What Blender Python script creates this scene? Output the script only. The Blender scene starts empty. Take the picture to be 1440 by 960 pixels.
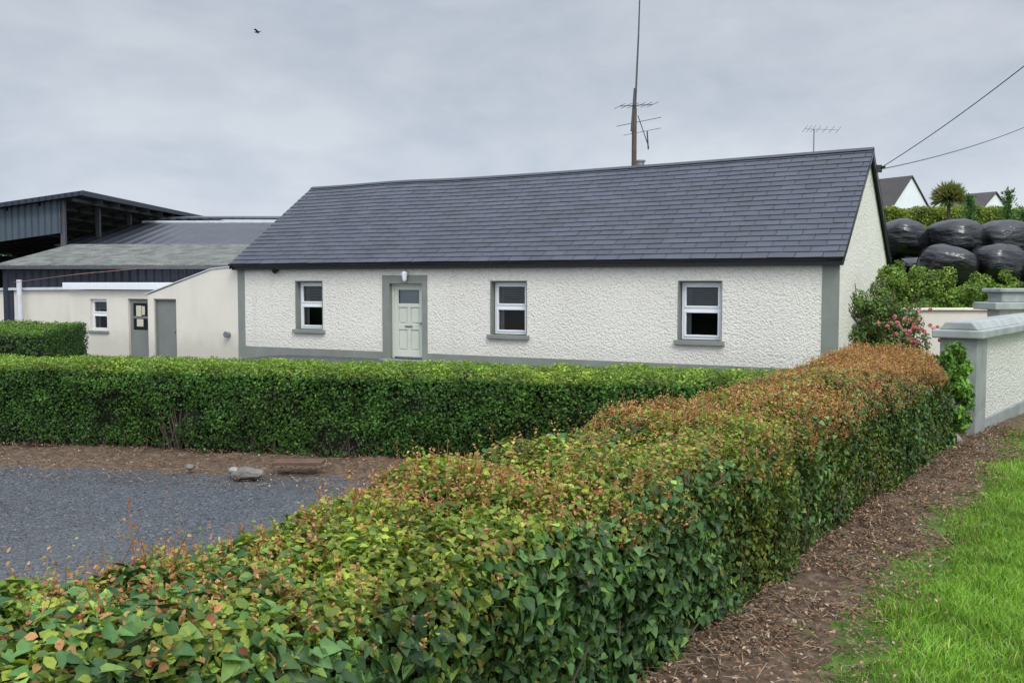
import bpy, math, random
import bmesh
import numpy as np
from mathutils import noise as mn, Vector, Matrix
random.seed(7); rng=np.random.default_rng(7)
S=bpy.context.scene
S.view_settings.view_transform='Standard'; S.view_settings.look='None'; S.view_settings.exposure=0

# ------------------------------------------------------------------ helpers
def link(o,parent=None):
    S.collection.objects.link(o)
    if parent: o.parent=parent
    return o
def empty(name,loc=(0,0,0),rz=0):
    o=bpy.data.objects.new(name,None); o.location=loc; o.rotation_euler=(0,0,rz); return link(o)
class MB:
    def __init__(s): s.v=[];s.f=[];s.m=[]
    def poly(s,pts,m=0):
        b=len(s.v); s.v+= [tuple(p) for p in pts]; s.f.append(tuple(range(b,b+len(pts)))); s.m.append(m)
    def box(s,x0,x1,y0,y1,z0,z1,m=0):
        b=len(s.v)
        s.v+=[(x0,y0,z0),(x1,y0,z0),(x1,y1,z0),(x0,y1,z0),(x0,y0,z1),(x1,y0,z1),(x1,y1,z1),(x0,y1,z1)]
        for f in ((0,3,2,1),(4,5,6,7),(0,1,5,4),(1,2,6,5),(2,3,7,6),(3,0,4,7)):
            s.f.append(tuple(b+i for i in f)); s.m.append(m)
    def prism(s,pts,ext,m=0):
        n=len(pts); b=len(s.v); e=Vector(ext)
        s.v+=[tuple(p) for p in pts]+[tuple(Vector(p)+e) for p in pts]
        s.f.append(tuple(range(b,b+n))[::-1]); s.m.append(m)
        s.f.append(tuple(range(b+n,b+2*n))); s.m.append(m)
        for i in range(n):
            j=(i+1)%n; s.f.append((b+i,b+j,b+n+j,b+n+i)); s.m.append(m)
    def cyl(s,p0,p1,r0,r1=None,n=8,m=0):
        if r1 is None:r1=r0
        p0=Vector(p0);p1=Vector(p1);d=(p1-p0).normalized()
        a=d.orthogonal().normalized();c=d.cross(a); b=len(s.v)
        for p,r in((p0,r0),(p1,r1)):
            for i in range(n):
                t=2*math.pi*i/n; s.v.append(tuple(p+a*r*math.cos(t)+c*r*math.sin(t)))
        for i in range(n):
            j=(i+1)%n; s.f.append((b+i,b+j,b+n+j,b+n+i)); s.m.append(m)
        s.f.append(tuple(range(b,b+n))[::-1]); s.m.append(m); s.f.append(tuple(range(b+n,b+2*n))); s.m.append(m)
    def tube(s,pts,r,n=6,m=0):
        for a,b in zip(pts[:-1],pts[1:]): s.cyl(a,b,r,r,n,m)
    def build(s,name,mats,parent=None,bevel=0,smooth=False,recalc=True):
        me=bpy.data.meshes.new(name); me.from_pydata(s.v,[],s.f)
        for m in mats: me.materials.append(m)
        me.polygons.foreach_set('material_index',s.m)
        if smooth: me.polygons.foreach_set('use_smooth',[True]*len(s.f))
        me.update()
        if recalc:
            bm=bmesh.new(); bm.from_mesh(me); bmesh.ops.recalc_face_normals(bm,faces=bm.faces); bm.to_mesh(me); bm.free()
        o=bpy.data.objects.new(name,me); link(o,parent)
        if bevel:
            b=o.modifiers.new('b','BEVEL'); b.width=bevel; b.segments=2; b.limit_method='ANGLE'
        return o

class NT:
    def __init__(s,name):
        s.mat=bpy.data.materials.new(name); s.mat.use_nodes=True; s.t=s.mat.node_tree; s.n=s.t.nodes; s.n.clear()
        s.out=s.n.new('ShaderNodeOutputMaterial'); s.b=s.n.new('ShaderNodeBsdfPrincipled')
        s.t.links.new(s.b.outputs[0],s.out.inputs[0])
        s.tc=s.n.new('ShaderNodeTexCoord')
    def l(s,a,b): s.t.links.new(a,b)
    def map(s,scale=(1,1,1),src='Object'):
        m=s.n.new('ShaderNodeMapping'); m.inputs['Scale'].default_value=scale; s.l(s.tc.outputs[src],m.inputs[0]); return m.outputs[0]
    def noise(s,scale,detail=4,rough=.55,vec=None):
        n=s.n.new('ShaderNodeTexNoise'); n.inputs['Scale'].default_value=scale; n.inputs['Detail'].default_value=detail; n.inputs['Roughness'].default_value=rough
        s.l(vec if vec else s.tc.outputs['Object'],n.inputs['Vector']); return n.outputs['Fac']
    def vor(s,scale,vec=None,out='Distance'):
        n=s.n.new('ShaderNodeTexVoronoi'); n.inputs['Scale'].default_value=scale
        s.l(vec if vec else s.tc.outputs['Object'],n.inputs['Vector']); return n.outputs[out]
    def ramp(s,fac,stops):
        r=s.n.new('ShaderNodeValToRGB'); e=r.color_ramp.elements
        while len(e)<len(stops): e.new(.5)
        for i,(p,c) in enumerate(stops): e[i].position=p; e[i].color=(c[0],c[1],c[2],1) if len(c)==3 else c
        s.l(fac,r.inputs[0]); return r.outputs[0]
    def mr(s,v,a,b,c=0,d=1,smooth=True):
        m=s.n.new('ShaderNodeMapRange'); m.interpolation_type='SMOOTHSTEP' if smooth else 'LINEAR'
        for k,x in zip((1,2,3,4),(a,b,c,d)): m.inputs[k].default_value=x
        s.l(v,m.inputs[0]); return m.outputs[0]
    def math(s,op,a,b=None):
        m=s.n.new('ShaderNodeMath'); m.operation=op
        for i,x in enumerate((a,b)):
            if x is None: continue
            if isinstance(x,(int,float)): m.inputs[i].default_value=x
            else: s.l(x,m.inputs[i])
        return m.outputs[0]
    def mix(s,fac,a,b,mode='MIX'):
        m=s.n.new('ShaderNodeMixRGB'); m.blend_type=mode
        for i,x in enumerate((fac,a,b)):
            if isinstance(x,(int,float)): m.inputs[i].default_value=x
            elif isinstance(x,tuple): m.inputs[i].default_value=(x[0],x[1],x[2],1)
            else: s.l(x,m.inputs[i])
        return m.outputs[0]
    def bump(s,h,strength=.5,dist=.01,prev=None):
        b=s.n.new('ShaderNodeBump'); b.inputs['Strength'].default_value=strength; b.inputs['Distance'].default_value=dist
        s.l(h,b.inputs['Height'])
        if prev: s.l(prev,b.inputs['Normal'])
        s.l(b.outputs[0],s.b.inputs['Normal']); return b.outputs[0]
    def col(s,c):
        if isinstance(c,tuple): s.b.inputs['Base Color'].default_value=(c[0],c[1],c[2],1)
        else: s.l(c,s.b.inputs['Base Color'])
    def set(s,rough=None,metal=None,spec=None):
        if rough is not None: s.b.inputs['Roughness'].default_value=rough
        if metal is not None: s.b.inputs['Metallic'].default_value=metal
        if spec is not None: s.b.inputs['Specular IOR Level'].default_value=spec

def sc(c,k): return tuple(x*k for x in c)
def paint(name,c,rough=.55,var=.15,scale=3,bump=.15,metal=0):
    m=NT(name); n=m.noise(scale,5)
    m.col(m.ramp(n,[(.3,sc(c,1-var)),(.7,sc(c,1+var*.5))])); m.set(rough,metal); m.bump(m.noise(scale*12,4),bump,.004); return m.mat

def roughcast(name,c,scale=13,st_=.75):
    m=NT(name)
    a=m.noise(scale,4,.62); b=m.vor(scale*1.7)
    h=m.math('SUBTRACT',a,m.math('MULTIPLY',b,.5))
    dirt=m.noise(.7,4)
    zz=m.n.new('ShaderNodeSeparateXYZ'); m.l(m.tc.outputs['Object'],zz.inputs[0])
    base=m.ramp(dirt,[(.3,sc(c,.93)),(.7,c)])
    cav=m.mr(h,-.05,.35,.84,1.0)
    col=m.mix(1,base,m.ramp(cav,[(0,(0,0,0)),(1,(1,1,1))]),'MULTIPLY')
    st=m.noise(1,3,.5,m.map((2.5,2.5,.25)))
    col=m.mix(m.mr(st,.55,.8,0,.12),col,(.35,.33,.27))
    low=m.mr(zz.outputs[2],.2,.75,.16,0)
    col=m.mix(low,col,(.33,.33,.26))
    m.col(col); m.set(.85,spec=.2); m.bump(h,st_,.03); return m.mat
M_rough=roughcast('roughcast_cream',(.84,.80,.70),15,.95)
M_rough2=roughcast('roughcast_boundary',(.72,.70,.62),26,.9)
def smoothwall(name,c):
    m=NT(name); col=m.ramp(m.noise(.8,5),[(.3,sc(c,.9)),(.7,c)])
    st=m.noise(1,4,.6,m.map((1.5,1.5,.4)))
    col=m.mix(m.mr(st,.5,.85,0,.14),col,(.34,.31,.25))
    zz=m.n.new('ShaderNodeSeparateXYZ'); m.l(m.tc.outputs['Object'],zz.inputs[0])
    col=m.mix(m.mr(m.math('ADD',zz.outputs[2],m.math('MULTIPLY',m.noise(3,4),.6)),.2,1.0,.35,0),col,(.30,.29,.22))
    m.col(col); m.set(.8,spec=.2); m.bump(m.noise(20,5),.3,.01); return m.mat
M_smooth=smoothwall('painted_plaster',(.76,.71,.60))
M_grey=paint('sage_grey_paint',(.225,.24,.205),.65,.15,2,.4)
M_wallgrey=paint('weathered_grey_paint',(.27,.285,.265),.7,.28,3.5,.6)
M_capgrey=paint('weathered_coping',(.33,.35,.33),.75,.3,4,.7)
M_white=paint('white_upvc',(.82,.83,.83),.3,.03,2,.02)
M_black=paint('black_gutter',(.012,.012,.014),.35,.2,2,.1)
M_door=paint('pale_sage_door',(.60,.62,.52),.4,.05,2,.05)
M_outdoor=paint('grey_door',(.20,.21,.19),.5,.1,2,.1)
M_darkin=paint('dark_interior',(.03,.03,.032),.8,.2,1,.1)
M_blind=paint('blind_fabric',(.55,.56,.56),.6,.05,2,.05)
M_wood=paint('weathered_pole',(.10,.07,.05),.8,.3,4,.4)
M_metal=paint('galvanised_metal',(.25,.26,.27),.45,.2,5,.1,.6)
M_aerial=paint('dull_aerial_metal',(.10,.10,.105),.5,.2,5,.1,.5)
M_cable=paint('black_cable',(.02,.02,.022),.5,.1,2,.05)
def glass():
    m=NT('window_glass'); t=m.n.new('ShaderNodeBsdfTransparent'); t.inputs[0].default_value=(.8,.85,.85,1)
    g=m.n.new('ShaderNodeBsdfGlossy'); g.inputs['Roughness'].default_value=.02
    mx=m.n.new('ShaderNodeMixShader'); f=m.n.new('ShaderNodeFresnel'); f.inputs[0].default_value=1.6
    m.l(m.math('ADD',f.outputs[0],.06),mx.inputs[0]); m.l(t.outputs[0],mx.inputs[1]); m.l(g.outputs[0],mx.inputs[2]); m.l(mx.outputs[0],m.out.inputs[0]); return m.mat
M_glass=glass()
def slate():
    m=NT('roof_slate'); a=m.n.new('ShaderNodeAttribute'); a.attribute_name='Col'
    n=m.noise(1.6,5); n2=m.noise(30,4)
    col=m.mix(1,a.outputs['Color'],m.ramp(n,[(.25,(.82,.82,.82)),(.75,(1.18,1.18,1.16))]),'MULTIPLY')
    m.col(col); m.l(m.mr(n2,.2,.8,.42,.62),m.b.inputs['Roughness']); m.set(spec=.45); m.bump(n2,.2,.003); return m.mat
M_slate=slate()
M_slateplain=paint('slate_underlay',(.008,.008,.010),.7,.2,2,.2)
M_slaterear=paint('slate_rear',(.035,.04,.052),.5,.2,2,.2)
def corr(name,c,c2,axis=0,period=.15,rough=.5,nscale=1.2,metal=0):
    m=NT(name); sx=m.n.new('ShaderNodeSeparateXYZ'); m.l(m.tc.outputs['Object'],sx.inputs[0])
    w=m.math('SINE',m.math('MULTIPLY',sx.outputs[axis],2*math.pi/period))
    n=m.noise(nscale,6,.65); n2=m.noise(nscale*8,4,.6)
    col=m.ramp(m.math('ADD',m.math('MULTIPLY',n,.7),m.math('MULTIPLY',n2,.3)),[(.38,c),(.62,c2)])
    m.col(col); m.set(rough,metal); m.bump(w,.8,.04); return m.mat
M_fibre=corr('fibre_cement_roof',(.065,.068,.058),(.20,.205,.18),0,.3,.85,1.8)
M_navy=corr('navy_cladding',(.014,.018,.032),(.020,.026,.042),0,.3,.5)
M_tin=corr('dark_tin_roof',(.026,.030,.038),(.048,.053,.064),0,.6,.42,.5)
M_blueclad=corr('blue_grey_cladding',(.048,.07,.088),(.062,.086,.105),0,.3,.5)
M_light=paint('pale_trim',(.6,.62,.64),.5,.1,2,.1)

def foliage(name,rough=.45,trans=.25,spec=.4):
    m=NT(name); a=m.n.new('ShaderNodeAttribute'); a.attribute_name='Col'
    n=m.noise(60,3); col=m.mix(1,a.outputs['Color'],m.ramp(n,[(.3,(.85,.85,.85)),(.7,(1.15,1.15,1.15))]),'MULTIPLY')
    m.col(col); m.set(rough,spec=spec)
    tr=m.n.new('ShaderNodeBsdfTranslucent'); m.l(m.mix(1,col,(1.3,1.4,.7),'MULTIPLY'),tr.inputs[0])
    mx=m.n.new('ShaderNodeMixShader'); mx.inputs[0].default_value=trans
    m.l(m.b.outputs[0],mx.inputs[1]); m.l(tr.outputs[0],mx.inputs[2]); m.l(mx.outputs[0],m.out.inputs[0]); return m.mat
M_leaf=foliage('leaf',.5,.28,.28); M_ivy=foliage('ivy_leaf',.46,.15,.27); M_dry=foliage('dry_leaf',.85,.05,.15); M_grass=foliage('grass_blade',.5,.3,.25); M_petal=foliage('petal',.6,.3,.2)
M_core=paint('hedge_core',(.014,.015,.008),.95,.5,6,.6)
M_stem=paint('twig',(.09,.065,.045),.9,.4,6,.4)

# ------------------------------------------------------------------ leaf mesh generator
OV=[(0,0),(.26,.28),(.27,.62),(0,1)]
IVY=[(0,.05),(.26,-.04),(.43,.20),(.32,.44),(.19,.72),(0,1)]
NARROW=[(0,0),(.10,.2),(.09,.6),(0,1)]
def unit(a): return a/np.maximum(np.linalg.norm(a,axis=1,keepdims=True),1e-9)
def leaves(P,N,D,size,col,outline=OV,fold=.3,curl=.25,width=1.0):
    n=len(P); N=unit(N); U=unit(D-(D*N).sum(1,keepdims=True)*N); V=np.cross(U,N)
    k=len(outline)
    ol=[outline[0]]+[(x,y) for x,y in outline[1:-1]]+[outline[-1]]+[(-x,y) for x,y in outline[1:-1][::-1]]
    nv=len(ol); out=np.zeros((n,nv,3)); s=size[:,None]
    w=width if np.isscalar(width) else width[:,None]
    for i,(x,y) in enumerate(ol):
        z=fold*abs(x)-curl*y*y
        out[:,i]=P+s*(U*y+V*(x*w)+N*z)
    f1=list(range(0,k)); f2=[0]+list(range(k-1,nv))
    c=np.repeat(col[:,None,:],nv,axis=1)
    return dict(v=out.reshape(-1,3),c=c.reshape(-1,3),n=n,nv=nv,faces=[f1,f2])
def blades(P,H,lean,w,col):
    n=len(P); up=np.zeros((n,3)); up[:,2]=1
    ang=rng.uniform(0,2*math.pi,n); side=np.stack([np.cos(ang),np.sin(ang),0*ang],1)
    h=H[:,None]; ww=w[:,None]
    out=np.zeros((n,5,3))
    out[:,0]=P-side*ww/2; out[:,1]=P+side*ww/2
    m=P+up*h*.6+lean*h*.3
    out[:,2]=m+side*ww*.4; out[:,3]=P+up*h*.9+lean*h*.9; out[:,4]=m-side*ww*.4
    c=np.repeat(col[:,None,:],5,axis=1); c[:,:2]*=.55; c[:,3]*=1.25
    return dict(v=out.reshape(-1,3),c=c.reshape(-1,3),n=n,nv=5,faces=[[0,1,2,4],[4,2,3]])
def build_chunks(name,chunks,mat,parent=None):
    V=np.concatenate([c['v'] for c in chunks]); C=np.concatenate([c['c'] for c in chunks])
    loops=[];starts=[];off=0;lo=0
    for c in chunks:
        n,nv=c['n'],c['nv']; pat=np.concatenate([np.array(f) for f in c['faces']]); L=len(pat)
        loops.append((np.arange(n)[:,None]*nv+pat[None,:]+off).ravel())
        st=[];a=0
        for f in c['faces']: st.append(a); a+=len(f)
        starts.append((np.arange(n)[:,None]*L+np.array(st)[None,:]+lo).ravel())
        off+=n*nv; lo+=n*L
    loops=np.concatenate(loops).astype(np.int32); starts=np.concatenate(starts).astype(np.int32)
    me=bpy.data.meshes.new(name); me.vertices.add(len(V)); me.vertices.foreach_set('co',V.astype(np.float32).ravel())
    me.loops.add(len(loops)); me.loops.foreach_set('vertex_index',loops)
    me.polygons.add(len(starts)); me.polygons.foreach_set('loop_start',starts)
    me.update(calc_edges=True)
    at=me.color_attributes.new('Col','FLOAT_COLOR','POINT')
    cc=np.ones((len(V),4),np.float32); cc[:,:3]=np.clip(C,0,1); at.data.foreach_set('color',cc.ravel())
    me.materials.append(mat); o=bpy.data.objects.new(name,me); link(o,parent); return o
def nz(P,s,o=0): return np.array([mn.noise((p[0]*s+o,p[1]*s+o*.7,p[2]*s-o)) for p in P])
def pick(cols,w,n):
    idx=rng.choice(len(cols),n,p=np.array(w)/sum(w)); return np.array(cols)[idx]
def rvec(n): return unit(rng.normal(size=(n,3)))

# ------------------------------------------------------------------ terrain
def ss(a,b,x):
    t=np.clip((x-a)/(b-a),0,1); return t*t*(3-2*t)
def fp(x,y): return (x-.63)*.834-(y-4.1)*.552
def fm(x,y): return (x+.61)*.2+(y-10.5)*.98
def hgt(x,y):
    x=np.asarray(x,float); y=np.asarray(y,float)
    p=fp(x,y); m=fm(x,y)
    z=.4-.28*ss(-1.0,-4.0,p)
    b=ss(.3,2.5,m)*ss(0,-2.5,p); z=z*(1-b)
    z=z-.4*ss(-6,-10,x)*ss(15,24,y)
    z=z+ss(18,27.5,y)*ss(7.6,10.6,x)*1.5
    z=z+np.clip(y-29,0,102)*.088*ss(-8,12,x)
    z=z+.05*np.exp(-((m+.25)/.4)**2)*(p<-1)
    z=z+.05*np.exp(-((p-.1)/.35)**2)
    return z
def axis(lo,hi,step,far):
    a=list(np.arange(lo,hi,step)); s=step; x=hi
    while x<far: a.append(x); s*=1.25; x+=s
    a.append(far); s=step; x=lo-step
    while x>-far: a.insert(0,x); s*=1.25; x-=s
    a.insert(0,-far); return np.array(a)
xs=axis(-9,8,.10,900); ys=axis(2,14,.10,900)
X,Y=np.meshgrid(xs,ys); Z=hgt(X,Y)
P3=np.stack([X,Y,Z],-1).reshape(-1,3)
near=(np.abs(P3[:,0])<14)&(P3[:,1]>0)&(P3[:,1]<20)
add=np.zeros(len(P3)); dd_=np.where(fp(P3[:,0],P3[:,1])>-.1,1,np.exp(-((fm(P3[:,0],P3[:,1])+.4)/.6)**2)*2.4+.15)
add[near]=(.018*nz(P3[near],2.2)+.014*nz(P3[near],7,3))*dd_[near]
P3[:,2]+=add
nx,ny=len(xs),len(ys)
idx=np.arange(nx*ny).reshape(ny,nx)
F=np.stack([idx[:-1,:-1],idx[:-1,1:],idx[1:,1:],idx[1:,:-1]],-1).reshape(-1,4)
me=bpy.data.meshes.new('ground'); me.from_pydata(P3.tolist(),[],F.tolist())
me.polygons.foreach_set('use_smooth',[True]*len(F))
p=fp(P3[:,0],P3[:,1]); m_=fm(P3[:,0],P3[:,1])
gr=np.clip((p-.5)/.6+.5,0,1)
left=np.clip((-p-1.5)/.6+.5,0,1)
infront=np.clip((-m_-1.05)/.7+.5,0,1); behind=np.clip((m_-1.5)/.6+.5,0,1)
gv=left*np.maximum(infront,behind)*np.clip((70-P3[:,1])/10,0,1)
far=np.clip((P3[:,1]-17)/2,0,1)*np.clip((P3[:,0]-6-.54*(P3[:,1]-20.8))/1.,0,1)
gr=np.maximum(gr,np.maximum(far,np.clip((P3[:,1]-60)/10,0,1))); gv=gv*(1-far)
at=me.color_attributes.new('Zone','FLOAT_COLOR','POINT')
cc=np.ones((len(P3),4),np.float32); cc[:,0]=gr; cc[:,1]=gv; at.data.foreach_set('color',cc.ravel())
g=NT('ground_mix'); a=g.n.new('ShaderNodeAttribute'); a.attribute_name='Zone'
sp=g.n.new('ShaderNodeSeparateColor'); g.l(a.outputs['Color'],sp.inputs[0])
n1=g.noise(2.0,5,.65); n2=g.noise(9,5,.6)
wob=g.math('SUBTRACT',g.math('ADD',g.math('MULTIPLY',n1,1.3),g.math('MULTIPLY',n2,.8)),1.05)
fg=g.mr(g.math('ADD',sp.outputs[0],wob),.42,.58); fv=g.mr(g.math('ADD',sp.outputs[1],g.math('MULTIPLY',wob,1.1)),.36,.72)
dirt=g.ramp(g.noise(14,6,.7),[(.3,(.05,.033,.022)),(.55,(.13,.088,.058)),(.75,(.25,.19,.13))])
st=g.n.new('ShaderNodeTexVoronoi'); st.inputs['Scale'].default_value=60; g.l(g.tc.outputs['Object'],st.inputs['Vector'])
stc=g.n.new('ShaderNodeSeparateColor'); g.l(st.outputs['Color'],stc.inputs[0])
gravc=g.ramp(stc.outputs[0],[(0,(.05,.053,.058)),(.5,(.082,.088,.096)),(.9,(.12,.127,.136)),(1,(.19,.195,.2))])
gravc=g.mix(g.mr(g.noise(.6,5,.6),.42,.72,0,.6),gravc,(.062,.060,.056))
gravc=g.mix(g.mr(g.noise(.35,3,.6,g.map((1,.35,1))),.5,.62,0,.35),gravc,(.13,.135,.14))
grassc=g.ramp(g.noise(6,5,.6),[(.3,(.045,.09,.014)),(.7,(.10,.18,.028))])
col=g.mix(fv,dirt,gravc); col=g.mix(fg,col,grassc); g.col(col); g.set(.9,spec=.2)
hh=g.mix(fv,g.ramp(g.noise(30,5,.7),[(0,(0,0,0)),(1,(1,1,1))]),g.ramp(st.outputs['Distance'],[(0,(1,1,1)),(.6,(0,0,0))]))
g.bump(hh,.8,.016)
me.materials.append(g.mat); link(bpy.data.objects.new('ground',me))

# ------------------------------------------------------------------ cottage
ANG=math.atan2(-.475,.88)
cot=empty('cottage',(-8.06,28.9,0),ANG)
LEN=17.04; WD=7.0
def wallgrid(name,u0,u1,z0,z1,v0,v1,ops,mats,parent,revmat=0):
    us=sorted({u0,u1}|{o[0] for o in ops}|{o[1] for o in ops}); zs=sorted({z0,z1}|{o[2] for o in ops}|{o[3] for o in ops})
    b=MB()
    def inop(a,c): return any(o[0]<a<o[1] and o[2]<c<o[3] for o in ops)
    for i in range(len(us)-1):
        for j in range(len(zs)-1):
            a,b2,c,d=us[i],us[i+1],zs[j],zs[j+1]
            if inop((a+b2)/2,(c+d)/2): continue
            b.poly([(a,v0,c),(b2,v0,c),(b2,v0,d),(a,v0,d)]); b.poly([(a,v1,d),(b2,v1,d),(b2,v1,c),(a,v1,c)])
    for (a,b2,c,d) in ops:
        b.poly([(a,v0,c),(a,v0,d),(a,v1,d),(a,v1,c)],revmat); b.poly([(b2,v0,c),(b2,v1,c),(b2,v1,d),(b2,v0,d)],revmat)
        b.poly([(a,v0,d),(b2,v0,d),(b2,v1,d),(a,v1,d)],revmat); b.poly([(a,v0,c),(a,v1,c),(b2,v1,c),(b2,v0,c)],revmat)
    b.poly([(u0,v0,z0),(u0,v0,z1),(u0,v1,z1),(u0,v1,z0)]); b.poly([(u1,v0,z0),(u1,v1,z0),(u1,v1,z1),(u1,v0,z1)])
    b.poly([(u0,v0,z1),(u1,v0,z1),(u1,v1,z1),(u0,v1,z1)])
    return b.build(name,mats,parent,recalc=False)
WIN=[(2.20,3.14,.74,2.08),(8.56,9.56,.75,2.08),(13.50,14.49,.75,2.08)]
DOOR=(5.43,6.48,.02,2.03)
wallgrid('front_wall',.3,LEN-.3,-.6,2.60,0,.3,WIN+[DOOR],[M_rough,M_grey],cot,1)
SL=.745
def rz(u,v):
    f=(v+.22)/3.72; uu=min(max(u/LEN,0),1)
    drop=.10+.17*(1-uu)+.05*math.sin(math.pi*uu)-.04*math.exp(-((u-3.3)/1.6)**2)
    return 2.60+SL*(v+.22)-drop*f
def rear(u,v):
    zr=rz(u,3.5); return zr+(2.62-zr)*(v-3.5)/3.74
b=MB()
for u in (0,LEN-.3):
    b.prism([(u,0,-.6),(u,WD,-.6),(u,WD,rear(u,WD)-.08),(u,3.5,rz(u,3.5)-.08),(u,0,rz(u,0)-.06)],(.3,0,0))
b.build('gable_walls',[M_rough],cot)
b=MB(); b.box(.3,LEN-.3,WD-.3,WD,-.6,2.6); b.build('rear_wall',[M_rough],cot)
b=MB(); b.box(.3,LEN-.3,.3,WD-.3,-.05,0); b.box(.3,LEN-.3,2.6,2.7,0,2.6); b.build('interior',[M_darkin],cot)
b=MB()
b.box(0,.27,-.014,-.001,.2,2.6); b.box(LEN-.36,LEN,-.014,-.001,.2,2.6)
b.box(0,5.21,-.02,-.001,-.5,.2); b.box(6.64,LEN,-.02,-.001,-.5,.2)
b.box(5.21,5.43,-.03,-.001,-.5,2.25); b.box(6.48,6.64,-.03,-.001,-.5,2.25); b.box(5.43,6.48,-.03,-.001,2.03,2.25)
for (a,c,z0,z1) in WIN:
    b.box(a-.025,a,-.012,-.001,z0,z1+.03); b.box(a,c,-.012,-.001,z1,z1+.03); b.box(c,c+.025,-.012,-.001,z0,z1+.03)
b.build('painted_bands',[M_grey],cot,.004)
b=MB()
for (a,c,z0,z1) in WIN: b.box(a-.09,c+.09,-.09,.16,z0-.11,z0+.0)
b.box(5.3,6.6,-.35,.12,-.4,.02)
b.build('sills',[M_grey],cot,.012)
def window(par,a,c,z0,z1,v,name,blind=.5,fr=.06):
    b=MB(); d0,d1=v,v+.07
    b.box(a,a+fr,d0,d1,z0,z1); b.box(c-fr,c,d0,d1,z0,z1); b.box(a+fr,c-fr,d0,d1,z0,z0+fr); b.box(a+fr,c-fr,d0,d1,z1-fr,z1)
    zm=z0+(z1-z0)*.53
    b.box(a+fr,c-fr,d0,d1,zm-.035,zm+.035)
    f2=.045
    for (q0,q1) in ((z0+fr,zm-.035),(zm+.035,z1-fr)):
        e0,e1=a+fr,c-fr
        b.box(e0,e0+f2,d0-.018,d0+.03,q0,q1); b.box(e1-f2,e1,d0-.018,d0+.03,q0,q1)
        b.box(e0+f2,e1-f2,d0-.018,d0+.03,q0,q0+f2); b.box(e0+f2,e1-f2,d0-.018,d0+.03,q1-f2,q1)
    b.build(name+'_frame',[M_white],par,.005)
    b=MB(); b.poly([(a+fr,d0+.035,z0+fr),(c-fr,d0+.035,z0+fr),(c-fr,d0+.035,z1-fr),(a+fr,d0+.035,z1-fr)]); b.build(name+'_glass',[M_glass],par,recalc=False)
    b=MB(); z=z1-fr
    zend=z1-(z1-z0)*blind
    while z>zend:
        b.poly([(a+fr,d1+.02,z),(c-fr,d1+.02,z),(c-fr,d1+.055,z-.032),(a+fr,d1+.055,z-.032)]); z-=.045
    b.box(a+fr,c-fr,d1+.02,d1+.05,z-.02,z)
    for (e,sgn) in ((a+fr,1),(c-fr,-1)):
        pts=[]
        for i in range(9): pts.append((e+sgn*i*.014,d1+.10+(.02 if i%2 else 0)))
        for p0,p1 in zip(pts[:-1],pts[1:]): b.poly([(p0[0],p0[1],z0),(p1[0],p1[1],z0),(p1[0],p1[1],z1),(p0[0],p0[1],z1)])
    b.build(name+'_blind',[M_blind],par,recalc=False)
for i,(w,bl) in enumerate(zip(WIN,(.50,.44,.42))):
    window(cot,w[0]+.02,w[1]-.015,w[2]+.01,w[3]-.02,.17,'window_%d'%(i+1),bl)
b=MB(); a,c=DOOR[0],DOOR[1]; v=.14
b.box(a+.0,a+.07,v-.03,v+.06,.02,2.03); b.box(c-.07,c,v-.03,v+.06,.02,2.03); b.box(a+.07,c-.07,v-.03,v+.06,1.96,2.03)
A,C=a+.07,c-.07
b.box(A,C,v+.03,v+.05,.02,1.50)
b.box(A,A+.12,v,v+.03,.02,1.96); b.box(C-.12,C,v,v+.03,.02,1.96)
for z0,z1 in ((.02,.24),(.80,.95),(1.40,1.50),(1.86,1.96)): b.box(A+.12,C-.12,v,v+.03,z0,z1)
mid=(A+C)/2
b.box(mid-.05,mid+.05,v,v+.03,.24,.80); b.box(mid-.05,mid+.05,v,v+.03,.95,1.40)
for (x0,x1) in ((A+.15,mid-.08),(mid+.08,C-.15)):
    for z0,z1 in ((.28,.76),(.99,1.36)): b.box(x0,x1,v+.012,v+.03,z0,z1)
b.build('front_door',[M_door],cot,.006)
b=MB(); b.poly([(A+.12,v+.035,1.5),(C-.12,v+.035,1.5),(C-.12,v+.035,1.86),(A+.12,v+.035,1.86)]); b.build('door_glass',[M_glass],cot,recalc=False)
b=MB(); b.box(A+.1,C-.1,v+.08,v+.09,1.45,1.9); b.build('door_net_curtain',[M_blind],cot)
b=MB(); b.box(mid-.12,mid+.12,v-.012,v,.86,.91); b.cyl((C-.06,v-.05,.98),(C-.06,v,.98),.02); b.box(C-.16,C-.05,v-.055,v-.04,.97,.99); b.box(A,C,v-.03,v,.03,.08)
b.build('door_furniture',[M_metal],cot,.003)
b=MB(); b.cyl((6.0,-.12,2.12),(6.0,-.12,2.30),.055,.085,10,0); b.cyl((6.0,-.12,2.30),(6.0,-.12,2.36),.09,.03,10,0); b.cyl((6.0,-.12,2.08),(6.0,-.12,2.12),.03,.055,10); b.box(5.97,6.03,-.12,-.02,2.3,2.33)
b.build('wall_lantern',[M_white],cot,.003)
b=MB(); b.cyl((1.55,-.02,2.46),(1.55,-.17,2.38),.07,.085,10); b.build('security_sensor',[M_black],cot)
b=MB(); b.box(10.9,11.3,-.05,-.002,2.44,2.56); b.build('cable_box',[M_rough],cot,.01)

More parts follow.
